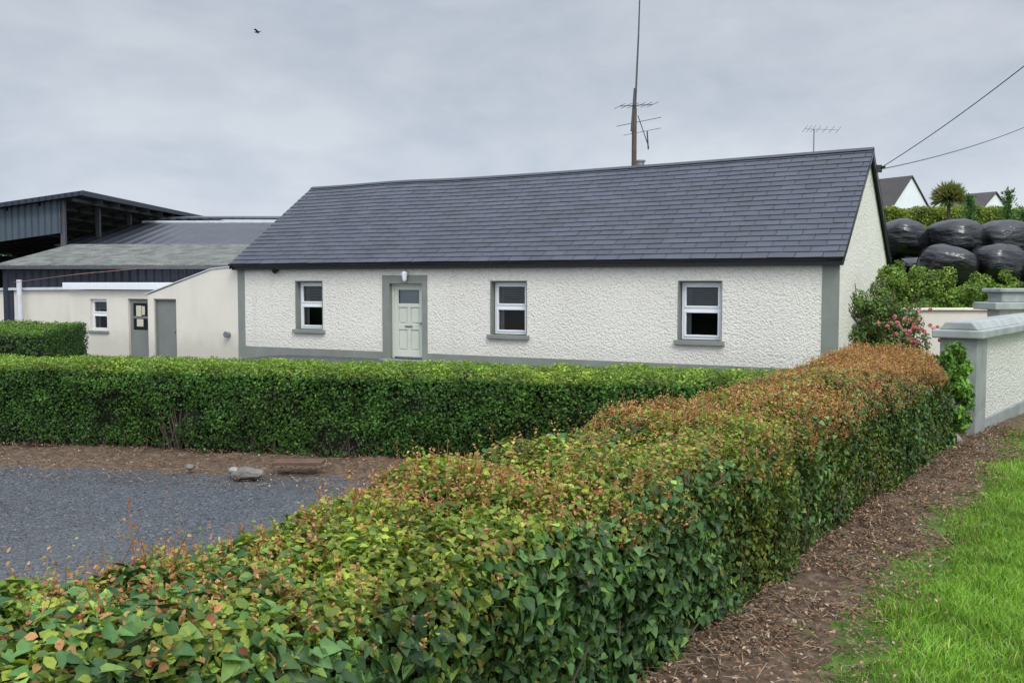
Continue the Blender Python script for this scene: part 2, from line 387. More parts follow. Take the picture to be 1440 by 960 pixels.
rows=21; v0=-.24; v1=3.52; dv=(v1-v0)/rows; wS=.58
nrm=Vector((0,-SL,1)).normalized()
vs=[];fs=[];cs=[]
ug0,ug1=-.10,LEN+.12
for r in range(rows):
    va=v0+r*dv; vb=min(va+dv*1.3,v1+.02)
    u=ug0-(wS/2 if r%2 else 0)
    while u<ug1:
        ua=max(u,ug0)+.006; ub=min(u+wS,ug1)-.006; u+=wS
        if ub-ua<.03: continue
        base=len(vs); jit=random.uniform(-.006,.006); t=.018
        tw=random.uniform(-.004,.004)
        q=[(ua,va+jit),(ub,va+jit+random.uniform(-.004,.004)),(ub,vb),(ua,vb)]
        for k,(x,y) in enumerate(q):
            lift=(.021+(tw if k==0 else -tw) if k<2 else .001)
            pz=Vector((x,y,rz(x,y)))+nrm*lift; vs.append(tuple(pz))
        for k,(x,y) in enumerate(q[:2]):
            pz=Vector((x,y,rz(x,y)))+nrm*(.021-t); vs.append(tuple(pz))
        fs+= [(base,base+1,base+2,base+3),(base+4,base+5,base+1,base)]
        k=random.uniform(.86,1.14); cc_=(.050*k,.055*k,.072*k*random.uniform(.95,1.05),1); cs+=[cc_]*4+[(.004,.004,.005,1)]*2
me=bpy.data.meshes.new('roof_slates'); me.from_pydata(vs,[],fs)
at=me.color_attributes.new('Col','FLOAT_COLOR','POINT'); at.data.foreach_set('color',np.array(cs,np.float32).ravel())
me.materials.append(M_slate); link(bpy.data.objects.new('roof_slates',me),cot)
b=MB()
NS=28
for i in range(NS):
    a=ug0+(ug1-ug0)*i/NS; c=ug0+(ug1-ug0)*(i+1)/NS
    b.poly([(a,v0+.02,rz(a,v0+.02)-.012),(c,v0+.02,rz(c,v0+.02)-.012),(c,3.5,rz(c,3.5)-.012),(a,3.5,rz(a,3.5)-.012)])
    b.poly([(a,3.5,rz(a,3.5)-.0),(c,3.5,rz(c,3.5)-.0),(c,7.24,2.62),(a,7.24,2.62)],1)
    for s in (-1,1):
        pa=Vector((a+.004,3.5,rz(a,3.5)+.04)); pc=Vector((c,3.5,rz(c,3.5)+.04))
        pa2=pa+Vector((0,s*.12,-.075)); pc2=pc+Vector((0,s*.12,-.075))
        b.poly([pa,pc,pc2,pa2] if s<0 else [pc,pa,pa2,pc2],1)
b.build('roof_deck',[M_slateplain,M_slaterear],cot,recalc=False)
b=MB()
for u in (ug0+.005,ug1-.035):
    zr=rz(u,3.5)
    for (va,vb,za,zb) in ((v0,3.5,rz(u,v0),zr),(3.5,7.24,zr,2.62)):
        b.prism([(u,va,za-.02),(u,vb,zb-.02),(u,vb,zb-.17),(u,va,za-.15)],(.03,0,0))
b.box(ug0+.03,ug1-.03,-.17,-.14,2.42,2.60); b.box(ug0+.03,ug1-.03,-.14,0,2.50,2.53)
ng=8
for i in range(ng):
    t0=math.pi*i/ng; t1=math.pi*(i+1)/ng; R=.06; cy=-.235; cz=2.585
    b.poly([(ug0,cy-R*math.cos(t0),cz-R*math.sin(t0)),(ug1-.05,cy-R*math.cos(t0),cz-R*math.sin(t0)),(ug1-.05,cy-R*math.cos(t1),cz-R*math.sin(t1)),(ug0,cy-R*math.cos(t1),cz-R*math.sin(t1))])
b.box(ug0+.03,ug1-.03,WD+.15,WD+.2,2.4,2.6)
b.build('gutter_and_bargeboards',[M_black],cot,recalc=False)
b=MB(); zc_=rz(11.1,3.5); b.cyl((11.1,3.75,zc_-.3),(11.1,3.75,zc_+.16),.11,.11,12); b.cyl((11.1,3.75,zc_+.16),(11.1,3.75,zc_+.20),.14,.14,12)
b.build('flue_pot',[M_metal],cot)

# ------------------------------------------------------------------ outbuildings
ob=empty('outbuilding',(-8.06,28.9,0),ANG)
b=MB()
top=[(-3.78,1.66),(-1.05,2.44),(0,2.52)]
dA,dB,dz=-3.52,-2.55,1.55
def ztop(u): return np.interp(u,[t[0] for t in top],[t[1] for t in top])
seg=[-3.78,dA,dB,-1.05,-.005]
for a,c in zip(seg[:-1],seg[1:]):
    zb=dz if a==dA else -.8
    b.prism([(a,0,zb),(c,0,zb),(c,0,ztop(c)),(a,0,ztop(a))],(0,.25,0))
b.box(-3.78,-3.55,.25,5,-.8,1.60)
b.build('lean_to_wall',[M_smooth],ob)
b=MB(); b.prism([(-3.9,-.03,1.67),(-1.05,-.03,2.45),(0,-.03,2.53),(0,-.03,2.56),(-1.06,-.03,2.48),(-3.9,-.03,1.70)],(0,.32,0)); b.build('wall_coping',[M_light],ob)
b=MB(); b.poly([(-3.78,.25,1.6),(-.1,.25,2.45),(-.1,5,2.6),(-3.78,5,1.75)]); b.build('lean_to_roof',[M_fibre],ob,recalc=False)
b=MB(); b.box(dA+.05,dB-.05,.10,.14,-.8,dz-.05); b.box(dA,dA+.05,.04,.16,-.8,dz); b.box(dB-.05,dB,.04,.16,-.8,dz); b.box(dA+.05,dB-.05,.04,.16,dz-.05,dz); b.cyl((dB-.15,.04,.55),(dB-.15,.1,.55),.025)
b.build('store_door',[M_outdoor],ob,.005)
b=MB(); b.cyl((-.38,.0,.52),(-.38,-.12,.52),.075,.075,14); b.cyl((-.38,-.12,.52),(-.38,-.15,.52),.095,.095,14); b.build('wall_vent',[M_metal],ob,.003)
V=.8
wallgrid('rear_store_wall',-8.5,-3.8,-.8,1.8,V,V+.25,[(-7.46,-6.64,.44,1.5),(-5.62,-4.66,-.8,1.52)],[M_smooth,M_smooth],ob)
b=MB(); b.box(-8.5,-8.25,V+.25,6,-.8,1.8); b.build('store_side_wall',[M_smooth],ob)
b=MB(); b.box(-8.65,-4.1,V-.15,5.5,1.82,2.05); b.build('flat_roof_fascia',[M_white],ob,.01)
window(ob,-7.46,-6.64,.44,1.5,V+.1,'store_window',.3,.05)
b=MB(); b.box(-7.55,-6.55,V-.06,V+.05,.36,.44); b.build('store_sill',[M_grey],ob,.008)
b=MB(); b.box(-5.6,-4.68,V+.08,V+.12,-.8,.5); b.box(-5.6,-5.48,V+.08,V+.12,.5,1.5); b.box(-4.8,-4.68,V+.08,V+.12,.5,1.5); b.box(-5.48,-4.8,V+.08,V+.12,1.38,1.5); b.box(-5.48,-4.8,V+.09,V+.11,.88,.95)
b.build('half_glazed_door',[M_outdoor],ob,.004)
b=MB(); b.poly([(-5.5,V+.1,.5),(-4.78,V+.1,.5),(-4.78,V+.1,1.4),(-5.5,V+.1,1.4)]); b.build('door_pane',[M_glass],ob,recalc=False)
mny=NT('notice_paper'); vv=mny.noise(9,2,.5,mny.map((1,1,1.6))); mny.col(mny.ramp(vv,[(.44,(.55,.55,.5)),(.5,(.6,.5,.12)),(.56,(.58,.57,.52))])); mny.set(.6)
b=MB(); b.box(-5.32,-5.08,V+.07,V+.079,.95,1.3); b.box(-5.05,-4.92,V+.07,V+.079,1.0,1.28); b.box(-5.3,-5.0,V+.07,V+.079,.62,.86); b.build('notice',[mny.mat],ob)
b=MB(); b.box(-8.5,-4,V+.6,V+.65,-.5,1.8); b.build('store_interior',[M_darkin],ob)
b=MB(); b.prism([(-20,1.6,-.8),(-8.7,1.6,-.8),(-8.7,1.6,1.78),(-20,1.6,1.68)],(0,.25,0)); b.build('yard_wall',[M_smooth],ob)
b=MB(); b.prism([(-20,1.5,1.70),(-8.6,1.5,1.80),(-8.6,1.5,1.90),(-20,1.5,1.78)],(0,.45,0)); b.build('yard_wall_coping',[M_light],ob)
b=MB(); b.cyl((-11.95,1.35,-.8),(-11.95,1.35,2.15),.09,.09,12); b.build('drain_pipe',[M_light],ob)
b=MB(); b.tube([(-12.2,1.3,2.05),(-10,1.0,2.2),(-8,.9,2.35),(-5.5,.8,2.48),(-3.5,.5,2.58)],.010,5); b.build('yard_cable',[paint('orange_cable',(.25,.12,.09),.6)],ob)

# farm sheds behind
b=MB(); z0,z1=2.62,3.62
barn=empty('farm_barn',(0,0,0))
b.prism([(-19.0,36,z0),(-6.5,36,z0),(-6.5,42.4,z1),(-19.0,42.4,z1)],(0,0,.07)); b.build('corrugated_roof',[M_fibre],barn)
b=MB(); b.box(-18.8,-7,36.3,36.4,-1,z0-.02); b.build('cladding',[M_navy],barn)
b=MB(); b.box(-19.05,-6.5,35.86,36.0,z0-.08,z0+.04); b.build('gutter',[M_aerial],barn)
b=MB(); b.prism([(-21.6,46.5,3.75),(-8,46.5,3.75),(-8,54,5.22),(-20.6,54,5.22)],(0,0,.08)); b.build('tin_roof',[M_tin],barn)
b=MB(); b.box(-21.5,-8,46.8,46.9,-1,3.74); b.build('rear_cladding',[M_navy],barn)
b=MB(); b.box(-20.8,-8,45.9,46.45,3.66,3.74); b.box(-20.3,-8,54.1,54.3,5.3,5.42);b.build('ridge_flashing',[M_light],barn)
b=MB(); b.prism([(-20.5,55,5.55),(-8,55,5.5),(-8,60,5.95),(-20.5,60,5.95)],(0,0,.1)); b.build('upper_roof',[M_tin],barn)
shed=empty('open_shed',(0,0,0))
b=MB(); b.prism([(-19.4,44.6,6.05),(-34,44.6,3.9),(-34,67,3.9),(-19.4,67,6.05)],(0,0,.10)); b.build('mono_roof',[M_tin],shed)
b=MB(); b.prism([(-20.6,45.0,5.8),(-34,45.0,3.8),(-34,45,2.4),(-20.6,45,4.30)],(0,.08,0)); b.build('front_cladding',[M_blueclad],shed)
b=MB(); b.prism([(-19.3,44.5,5.98),(-34,44.5,3.83),(-34,44.5,4.03),(-19.3,44.5,6.18)],(0,.08,0)); b.prism([(-19.38,44.6,5.95),(-19.38,67,5.95),(-19.38,67,6.18),(-19.38,44.6,6.18)],(.06,0,0)); b.build('roof_trim',[M_navy],shed)
b=MB()
for y in (45.2,49,53,57,60,64): b.box(-20.65,-20.45,y-.1,y+.1,-1,5.85)
for y in (47,49,51,53,55,57,59,61,63,65): b.prism([(-19.5,y,5.8),(-33,y,3.85),(-33,y,4.0),(-19.5,y,6.0)],(0,.06,0))
for x in (-20,-21.5,-23,-25,-27): b.box(x-.04,x+.04,45,66,6.0-(-19.4-x)*.147-.18,6.0-(-19.4-x)*.147-.03)
b.build('posts_and_purlins',[M_aerial],shed)
b=MB(); b.box(-34,-19.6,66.9,67,-1,5.6); b.box(-34.1,-34,45,67,-1,3.8); b.build('back_cladding',[M_darkin],shed)

# ------------------------------------------------------------------ aerials, cables, bird
b=MB(); cx,cy=3.45,28.0
b.cyl((cx,cy,1),(cx,cy,6.95),.085,.07,10,0)
b.cyl((cx-.0,cy,6.4),(cx+.10,cy,9.0),.03,.024,6,1); b.cyl((cx+.10,cy,9.0),(cx+.16,cy,11.4),.022,.016,6,1)
b.cyl((cx-.08,cy-.05,6.3),(cx+.0,cy-.05,7.5),.035,.03,8,1)
b.cyl((cx-.45,cy-.35,6.95),(cx+.55,cy+.25,7.1),.012,.012,5,1)
for i,t in enumerate((0,.2,.4,.6,.8,1)):
    p=Vector((cx-.45+1.0*t,cy-.35+.6*t,6.95+.15*t)); b.cyl(p+Vector((-.12,.3,-.02)),p+Vector((.12,-.3,.02)),.007,.007,4,1)
b.cyl((cx-.5,cy,6.45),(cx+.75,cy,6.7),.01,.01,5,1); b.cyl((cx-.3,cy,6.2),(cx+.75,cy,6.4),.008,.008,5,1)
b.cyl((cx+.1,cy,6.75),(cx+.42,cy,5.85),.014,.014,5,1); b.cyl((cx+.35,cy-.1,6.3),(cx+.4,cy,5.8),.02,.02,5,1)
b.build('radio_mast',[M_wood,M_aerial])
b=MB(); ax,ay=8.4,27.6
b.cyl((ax,ay,4.5),(ax,ay,6.3),.020,.016,6); b.cyl((ax-.25,ay,6.32),(ax+.65,ay-.1,6.28),.011,.011,5)
for t in (0,.12,.24,.4,.6,.8,1): 
    p=Vector((ax-.25+.9*t,ay-.1*t,6.32-.04*t)); b.cyl(p+Vector((-.03,.15,-.07)),p+Vector((.03,-.15,.07)),.005,.005,4)
b.build('television_aerial',[M_metal])
def cable(name,p0,p1,sag,r=.012,n=24):
    b=MB(); p0=Vector(p0);p1=Vector(p1); pts=[]
    for i in range(n+1):
        t=i/n; q=p0.lerp(p1,t); q.z-=sag*4*t*(1-t); pts.append(tuple(q))
    b.tube(pts,r,5); b.build(name,[M_cable])
cable('power_line',(8.95,24.0,4.84),(9.9,13.0,7.65),.24,.010)
cable('power_line',(8.95,24.0,4.80),(22,37,9.3),.35,.011)
b=MB(); b.box(8.84,8.96,23.97,24.03,4.72,4.90); b.cyl((8.95,24,4.84),(9.0,23.9,4.84),.03,.03,8); b.build('line_bracket',[M_cable])
b=MB(); B=Vector((-10.2,40,12.05))
b.cyl(B+Vector((-.12,0,0)),B+Vector((0,0,0)),.015,.04,6); b.cyl(B,B+Vector((.14,0,.02)),.04,.01,6)
b.poly([B+Vector((-.05,0,.03)),B+Vector((.05,0,.03)),B+Vector((.0,.25,.07)),B+Vector((-.06,.40,.02))]); b.poly([B+Vector((-.05,0,.03)),B+Vector((.05,0,.03)),B+Vector((.0,-.25,.07)),B+Vector((-.06,-.40,.02))])
b.build('bird',[M_cable],recalc=False)

# ------------------------------------------------------------------ boundary wall
ANGW=math.atan2(.785,.62)
bw=empty('boundary_wall',(4.9,10.3,.3),ANGW)
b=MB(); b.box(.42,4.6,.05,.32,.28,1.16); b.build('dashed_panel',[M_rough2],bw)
b=MB(); b.box(0,.42,0,.38,-.3,1.18); b.box(.42,4.6,.02,.36,-.3,.28); b.box(.42,4.6,.035,.335,1.16,1.18)
b.build('pier_and_plinth',[M_wallgrey],bw,.012)
b=MB(); b.box(-.07,4.65,-.07,.45,1.18,1.27); b.prism([(-.02,-.01,1.27),(-.02,.39,1.27),(-.02,.32,1.355),(-.02,.06,1.355)],(4.6,0,0)); b.build('coping',[M_capgrey],bw,.015)
gw=empty('entrance_wall',(7.25,14.7,.3),math.radians(12))
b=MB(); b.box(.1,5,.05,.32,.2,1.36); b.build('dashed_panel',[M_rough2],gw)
b=MB(); b.box(0,5,0,.38,-.3,.2); b.box(-.06,5,-.07,.45,1.36,1.47); b.box(.12,4.9,.03,.35,1.47,1.62); b.box(.05,4.95,-.02,.4,1.62,1.68); b.build('coping',[M_capgrey],gw,.015)
b=MB(); b.box(7.05,10.5,17.8,18.0,.2,1.56); b.box(7.0,10.5,17.75,18.05,1.56,1.60); b.build('garden_wall',[M_smooth],None,.01)

# ------------------------------------------------------------------ stones
def rock(name,loc,s,mat,seed):
    bm=bmesh.new(); bmesh.ops.create_icosphere(bm,subdivisions=3,radius=1)
    for v in bm.verts:
        k=1+.35*mn.noise(v.co*1.1+Vector((seed,0,0)))+.12*mn.noise(v.co*3+Vector((0,seed,0)))
        v.co=Vector((v.co.x*s[0],v.co.y*s[1],v.co.z*s[2]))*k
    me=bpy.data.meshes.new(name); bm.to_mesh(me); bm.free(); me.materials.append(mat)
    o=bpy.data.objects.new(name,me); o.location=loc; link(o); return o
M_stone=paint('pale_stone',(.30,.28,.25),.85,.45,9,.9); M_stone2=paint('dull_stone',(.16,.145,.12),.85,.4,9,.9)
rock('boulder',(4.46,9.95,.47),(.12,.10,.085),M_stone,2); rock('boulder',(4.68,9.75,.43),(.07,.05,.04),M_stone2,5)
rock('boulder',(-2.62,9.62,.19),(.16,.10,.06),M_stone2,9); rock('boulder',(-3.3,9.95,.19),(.05,.05,.03),M_stone2,12)
rock('boulder',(-2.75,9.7,.19),(.09,.07,.045),M_stone,21)
b=MB(); b.box(-2.42,-1.92,9.80,10.02,.235,.262); tb=b.build('timber_board',[paint('brown_timber',(.12,.065,.042),.85,.35,7,.5)],None,.004)

# ------------------------------------------------------------------ hedges
def profile(w,H,r,n=60):
    pts=[];nn=[]
    def a(x,z,nx_,nz_): pts.append((x,z)); nn.append((nx_,nz_))
    for i in range(20): a(0,(H-r)*i/20,-1,0)
    for i in range(12):
        t=math.pi/2*i/12; a(r-r*math.cos(t),H-r+r*math.sin(t),-math.cos(t),math.sin(t))
    for i in range(20): a(r+(w-2*r)*i/20,H,0,1)
    for i in range(12):
        t=math.pi/2*i/12; a(w-r+r*math.sin(t),H-r+r*math.cos(t),math.sin(t),math.cos(t))
    for i in range(21): a(w,(H-r)*(1-i/20),1,0)
    pts=np.array(pts);nn=np.array(nn); d=np.r_[0,np.cumsum(np.linalg.norm(np.diff(pts,axis=0),axis=1))]
    return pts,nn,d
class Hedge:
    def __init__(s,org,dr,nr,L0,L1,w,H,r,zfn,Hfn,amp=.07):
        s.o=np.array(org);s.d=np.array(dr);s.n=np.array(nr);s.L=(L0,L1);s.w=w;s.H=H
        s.p,s.nn,s.dd=profile(w,H,r); s.zfn=zfn; s.Hfn=Hfn; s.amp=amp
    def surf(s,l,t):
        q=t*s.dd[-1]
        x=np.interp(q,s.dd,s.p[:,0]); z=np.interp(q,s.dd,s.p[:,1])/s.H; nx_=np.interp(q,s.dd,s.nn[:,0]); nz_=np.interp(q,s.dd,s.nn[:,1])
        xy=s.o[None]+l[:,None]*s.d[None]+x[:,None]*s.n[None]
        zb=s.zfn(xy[:,0],xy[:,1]); P=np.c_[xy,zb+z*s.Hfn(l)]
        N=unit(np.c_[nx_[:,None]*s.n[None],nz_]); 
        bul=s.amp*1.3*nz(P,.9,5)+s.amp*nz(P,2.6,1)+s.amp*.55*nz(P,6,8)
        return P,N,x,z,bul
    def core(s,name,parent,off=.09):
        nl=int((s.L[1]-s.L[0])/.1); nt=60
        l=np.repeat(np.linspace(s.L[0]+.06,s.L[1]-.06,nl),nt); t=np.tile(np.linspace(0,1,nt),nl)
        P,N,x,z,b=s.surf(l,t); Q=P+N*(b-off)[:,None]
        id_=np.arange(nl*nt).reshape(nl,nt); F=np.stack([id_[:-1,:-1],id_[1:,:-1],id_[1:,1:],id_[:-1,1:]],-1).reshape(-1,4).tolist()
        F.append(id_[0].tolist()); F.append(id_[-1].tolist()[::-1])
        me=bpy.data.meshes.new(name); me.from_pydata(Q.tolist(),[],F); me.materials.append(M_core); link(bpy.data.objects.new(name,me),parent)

G=np.array
fh=empty('front_hedge')
H1=Hedge((.63,4.1),(.552,.834),(-.834,.552),-5.2,6.75,1.08,.9,.28,lambda x,y:0*x+.38,lambda l:.80+.016*(l+4),.07)
H1.core('hedge_core',fh,.10)
ch=[];ci=[]
n=235000
l=rng.uniform(-5.2,6.75,n); t=rng.uniform(0,1,n)
P,N,x,z,bul=H1.surf(l,t)
keep=rng.uniform(0,1,n)<np.where(x>.95,.45,1.0)*np.where(l<-3.3,.5,1)
l,P,N,x,z,bul=[a[keep] for a in (l,P,N,x,z,bul)]; n=len(l)
P=P+N*(bul+rng.uniform(-.09,.04,n))[:,None]
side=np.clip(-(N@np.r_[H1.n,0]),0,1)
top=np.clip(N[:,2],0,1)
c1=nz(P,1.1,20); c2=nz(P,5,30); c3=nz(P,2.4,77)
ivyp=np.clip(.12+.80*side*np.clip(.95-.13*(l+2.2),.18,1)+.7*c1+.3*c3,0.02,.95)
ivyp=np.where(top>.75,np.clip(.08-.03*l+.6*c1+.3*c3,0,.4),ivyp)
isivy=rng.uniform(0,1,n)<ivyp
red=np.clip(.20+.13*(l+1.0)+.5*c1+.45*c3,0.04,.93)*np.clip(top*1.2+np.clip((z-.7)*2,0,.5)+.06,0,1)
isred=(~isivy)&(rng.uniform(0,1,n)<red)
ivc=pick([(.05,.11,.03),(.07,.145,.038),(.10,.19,.045),(.035,.078,.026),(.17,.27,.055)],[4,4,2.5,2.5,1],n)
prv=pick([(.22,.29,.042),(.31,.37,.052),(.14,.22,.032),(.40,.40,.07),(.08,.14,.026)],[3,3,3,1.6,1.5],n)
rdc=pick([(.42,.19,.08),(.50,.27,.11),(.38,.23,.075),(.46,.33,.11),(.30,.11,.055)],[3.5,3,2,1.8,2],n)
base=np.where(isivy[:,None],ivc,np.where(isred[:,None],rdc,prv))
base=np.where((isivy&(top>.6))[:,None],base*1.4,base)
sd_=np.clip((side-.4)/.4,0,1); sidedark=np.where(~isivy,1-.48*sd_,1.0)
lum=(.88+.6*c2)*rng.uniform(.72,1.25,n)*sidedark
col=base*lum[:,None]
col[rng.uniform(0,1,n)<.0010]=(.6,.55,.14)
big_=np.clip((1.5-l)/3,0,1)
size=np.where(isivy,rng.uniform(.024,.044,n)+.014*big_,rng.uniform(.018,.032,n)+.010*big_)*np.where(isred,.8,1)
Nn=unit(N+rvec(n)*.85+G([0,0,.3])); D=rvec(n)*.9+np.where(side[:,None]>.5,G([[0,0,-.7]]),N*.4)
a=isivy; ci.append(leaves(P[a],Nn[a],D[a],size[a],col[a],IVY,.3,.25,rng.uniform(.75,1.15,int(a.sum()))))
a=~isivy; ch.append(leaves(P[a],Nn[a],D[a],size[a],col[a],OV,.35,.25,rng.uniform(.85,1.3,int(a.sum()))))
n=9000; xx=rng.uniform(0,1.08,n); zz=rng.uniform(0,1,n)
P=np.c_[H1.o[None]+6.75*H1.d[None]+xx[:,None]*H1.n[None],.38+zz*.95]+np.c_[rng.uniform(-.08,.06,n)[:,None]*H1.d[None],0*xx]
N=unit(np.tile(np.r_[H1.d,.2],(n,1))+rvec(n)*.7); ch.append(leaves(P,N,rvec(n)+G([[0,0,.3]]),rng.uniform(.025,.05,n),pick([(.07,.15,.03),(.12,.22,.035),(.04,.09,.02)],[1,1,1],n)*rng.uniform(.7,1.2,n)[:,None]))
# sprigs
ns=9000
ls=-4.8+11.45*rng.uniform(0,1,ns)**.68; ts=rng.uniform(.24,.76,ns)
P,N,x,z,bul=H1.surf(ls,ts); P=P+N*(bul-.01)[:,None]
cn=nz(P,1.3,50)
kk=(cn+rng.uniform(-.25,.5,ns)+.05*ls)>-.02; P,N,ls,cn=P[kk],N[kk],ls[kk],cn[kk]; ns=len(P)
ln=rng.uniform(.025,.085,ns)*(1+.6*np.clip(cn,0,1)); big=rng.uniform(0,1,ns)<.025; ln[big]*=2
ne=60; le=rng.uniform(-3.2,1.2,ne); Pe,Ne,_,_,be=H1.surf(le,rng.uniform(.50,.72,ne)); P=np.r_[P,Pe+Ne*be[:,None]];N=np.r_[N,Ne];ls=np.r_[ls,le+4];ln=np.r_[ln,rng.uniform(.10,.24,ne)];cn=np.r_[cn,0*le+.3]; ns=len(P)
dr=unit(N*.7+G([[0,0,1.1]])+rvec(ns)*.4)
redv=rng.uniform(0,1,ns)<np.clip(.55+.10*ls+.8*cn,.15,.97)
stc=np.where(redv[:,None],G([[.26,.09,.05]]),G([[.14,.17,.035]]))
ch.append(leaves(P,rvec(ns),dr,ln,stc,[(0,0),(.5,0),(.3,1),(0,1)],0,0,.004/ln))
K=9
for k in range(K):
    f=(k+rng.uniform(.3,1,ns))/K
    Q=P+dr*(ln*f)[:,None]
    D=unit(dr*.6+rvec(ns)); Nv=unit(np.cross(D,rvec(ns))+G([[0,0,.4]]))
    c=np.where(redv[:,None],pick([(.42,.18,.085),(.50,.27,.12),(.38,.23,.08),(.48,.35,.12)],[3.5,3,2,1.6],ns),pick([(.25,.34,.05),(.36,.39,.07),(.18,.27,.04)],[2,1.5,2],ns))*rng.uniform(.75,1.25,ns)[:,None]
    ch.append(leaves(Q,Nv,D,rng.uniform(.010,.024,ns)*(1.15-.4*f),c,OV,.4,.3,1.05))
build_chunks('privet_leaves',ch,M_leaf,fh); build_chunks('ivy_leaves',ci,M_ivy,fh)
b=MB()
for i in range(260):
    l0=random.uniform(-3,6.6); a=random.uniform(.03,.18); q=H1.o+H1.d*l0+H1.n*a; z0=.36
    e=q+H1.d*random.uniform(-.2,.2)-H1.n*random.uniform(-.05,.12)
    b.cyl((q[0],q[1],z0),(e[0],e[1],z0+random.uniform(.15,.45)),.008,.004,5)
b.build('woody_stems',[M_stem],fh)

# --- middle hedge
mh=empty('privet_hedge')
H2=Hedge((-.61,10.42),(.98,-.2),(.2,.98),-10.5,3.9,1.05,1.0,.09,lambda x,y:0*x+.10,lambda l:.99+.01*np.clip(-l,0,8)/2,.075)
H2.core('hedge_core',mh,.13)
n=165000; l=rng.uniform(-10.5,3.9,n); t=rng.uniform(0,.78,n); P,N,x,z,bul=H2.surf(l,t)
c1=nz(P,1.0,3); c2=nz(P,4.5,4); c3=nz(P,9,6); top=np.clip(N[:,2],0,1); side=1-top
hole=np.exp(-(((l+3.35+.15*np.sin(z*9))/.13)**2+((z-.42)/.2)**2))+np.exp(-(((l+1.2)/.25)**2+((z-.2)/.12)**2))+.6*np.exp(-(((l-.7)/.12)**2+((z-.35)/.2)**2))+.5*np.exp(-(((l+5.3)/.2)**2+((z-.2)/.15)**2))
low=.07+.16*nz(np.c_[l*2.2,0*l,0*l],1.0,9)
keep=(rng.uniform(0,1,n)>hole*1.1)&(z>low)&((c3*.8+c2*.7+rng.uniform(-.1,1,n))>-.08)
l,P,N,x,z,bul,c1,c2,c3,top,side=[a[keep] for a in (l,P,N,x,z,bul,c1,c2,c3,top,side)]; n=len(l)
P=P+N*(np.where(top>.7,bul*.5,bul)+rng.uniform(-.10,.04,n))[:,None]
P[:,2]+=np.where(top>.7,.03*c2,0)
col=pick([(.050,.13,.018),(.07,.165,.024),(.036,.095,.015),(.11,.22,.033)],[4,3,3,1.4],n)
tc=pick([(.17,.27,.035),(.23,.34,.05),(.12,.21,.028),(.29,.30,.06)],[3,2.5,3,.8],n)
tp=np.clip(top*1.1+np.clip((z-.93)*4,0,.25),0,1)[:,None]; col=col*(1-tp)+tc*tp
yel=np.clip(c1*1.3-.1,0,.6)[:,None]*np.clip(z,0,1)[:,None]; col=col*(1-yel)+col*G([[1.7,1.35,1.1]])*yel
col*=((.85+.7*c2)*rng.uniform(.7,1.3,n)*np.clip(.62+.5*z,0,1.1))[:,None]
Nn=unit(N+rvec(n)*.8+G([[0,0,.3]])); D=rvec(n)+N*.5
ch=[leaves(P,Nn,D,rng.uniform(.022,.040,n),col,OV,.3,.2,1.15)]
ns=3200; ls=rng.uniform(-10.4,3.8,ns); P,N,x,z,bul=H2.surf(ls,rng.uniform(.33,.66,ns)); P=P+N*(bul*.5)[:,None]; ln=rng.uniform(.02,.06,ns); dr=unit(G([[0,0,1.]])+rvec(ns)*.4)
for k in range(6):
    f=(k+.6)/6; D=unit(dr*.7+rvec(ns)); Nv=unit(np.cross(D,rvec(ns)))
    ch.append(leaves(P+dr*(ln*f)[:,None],Nv,D,rng.uniform(.015,.028,ns),pick([(.20,.31,.04),(.28,.34,.06),(.13,.24,.03)],[2,1,2],ns)*rng.uniform(.7,1.2,ns)[:,None],OV,.3,.2))
build_chunks('leaves',ch,M_leaf,mh)
b=MB()
for i in range(330):
    cen=(i<22); l0=random.gauss(-3.35,.10) if cen else random.uniform(-9.5,3.5); q=H2.o+H2.d*l0+H2.n*random.uniform(.03,.14)
    e=q+H2.d*random.gauss(0,.12)-H2.n*random.uniform(-.03,.05); zt=random.uniform(.35,.62) if cen else random.uniform(.12,.34)
    b.cyl((q[0],q[1],.10),(e[0],e[1],.10+zt),.011,.004,5)
b.build('woody_stems',[M_stem],mh)
# --- small hedge in yard
yh=empty('yard_hedge')
H3=Hedge((-17.65,19.5),(1,0),(-.25,1),0,8.4,4.2,1.2,.15,lambda x,y:0*x-.1,lambda l:1.2+0*l,.06)
H3.core('hedge_core',yh,.1)
n=50000; l=rng.uniform(0,8.4,n); P,N,x,z,bul=H3.surf(l,rng.uniform(0,1,n)); 
ne=7000; P2=np.c_[-17.65+8.4+rng.uniform(-.06,.05,ne),19.5+rng.uniform(0,4.2,ne),-.1+rng.uniform(0,1.2,ne)]; P2[:,0]-=.25*(P2[:,1]-19.5)
P=np.r_[P+N*(bul+rng.uniform(-.08,.04,n))[:,None],P2]; N=np.r_[N,np.tile([[1,0,.1]],(ne,1))]; n=len(P)
c2=nz(P,3,4); tp=(N[:,2]>.7)[:,None]
col=np.where(tp,pick([(.12,.22,.028),(.16,.26,.04),(.07,.15,.02)],[1,1,1],n),pick([(.045,.11,.018),(.06,.13,.02)],[1,1],n))*((.85+.5*c2)*rng.uniform(.7,1.3,n))[:,None]
build_chunks('leaves',[leaves(P,N+rvec(n)*.7,rvec(n),rng.uniform(.035,.06,n),col)],M_leaf,yh)

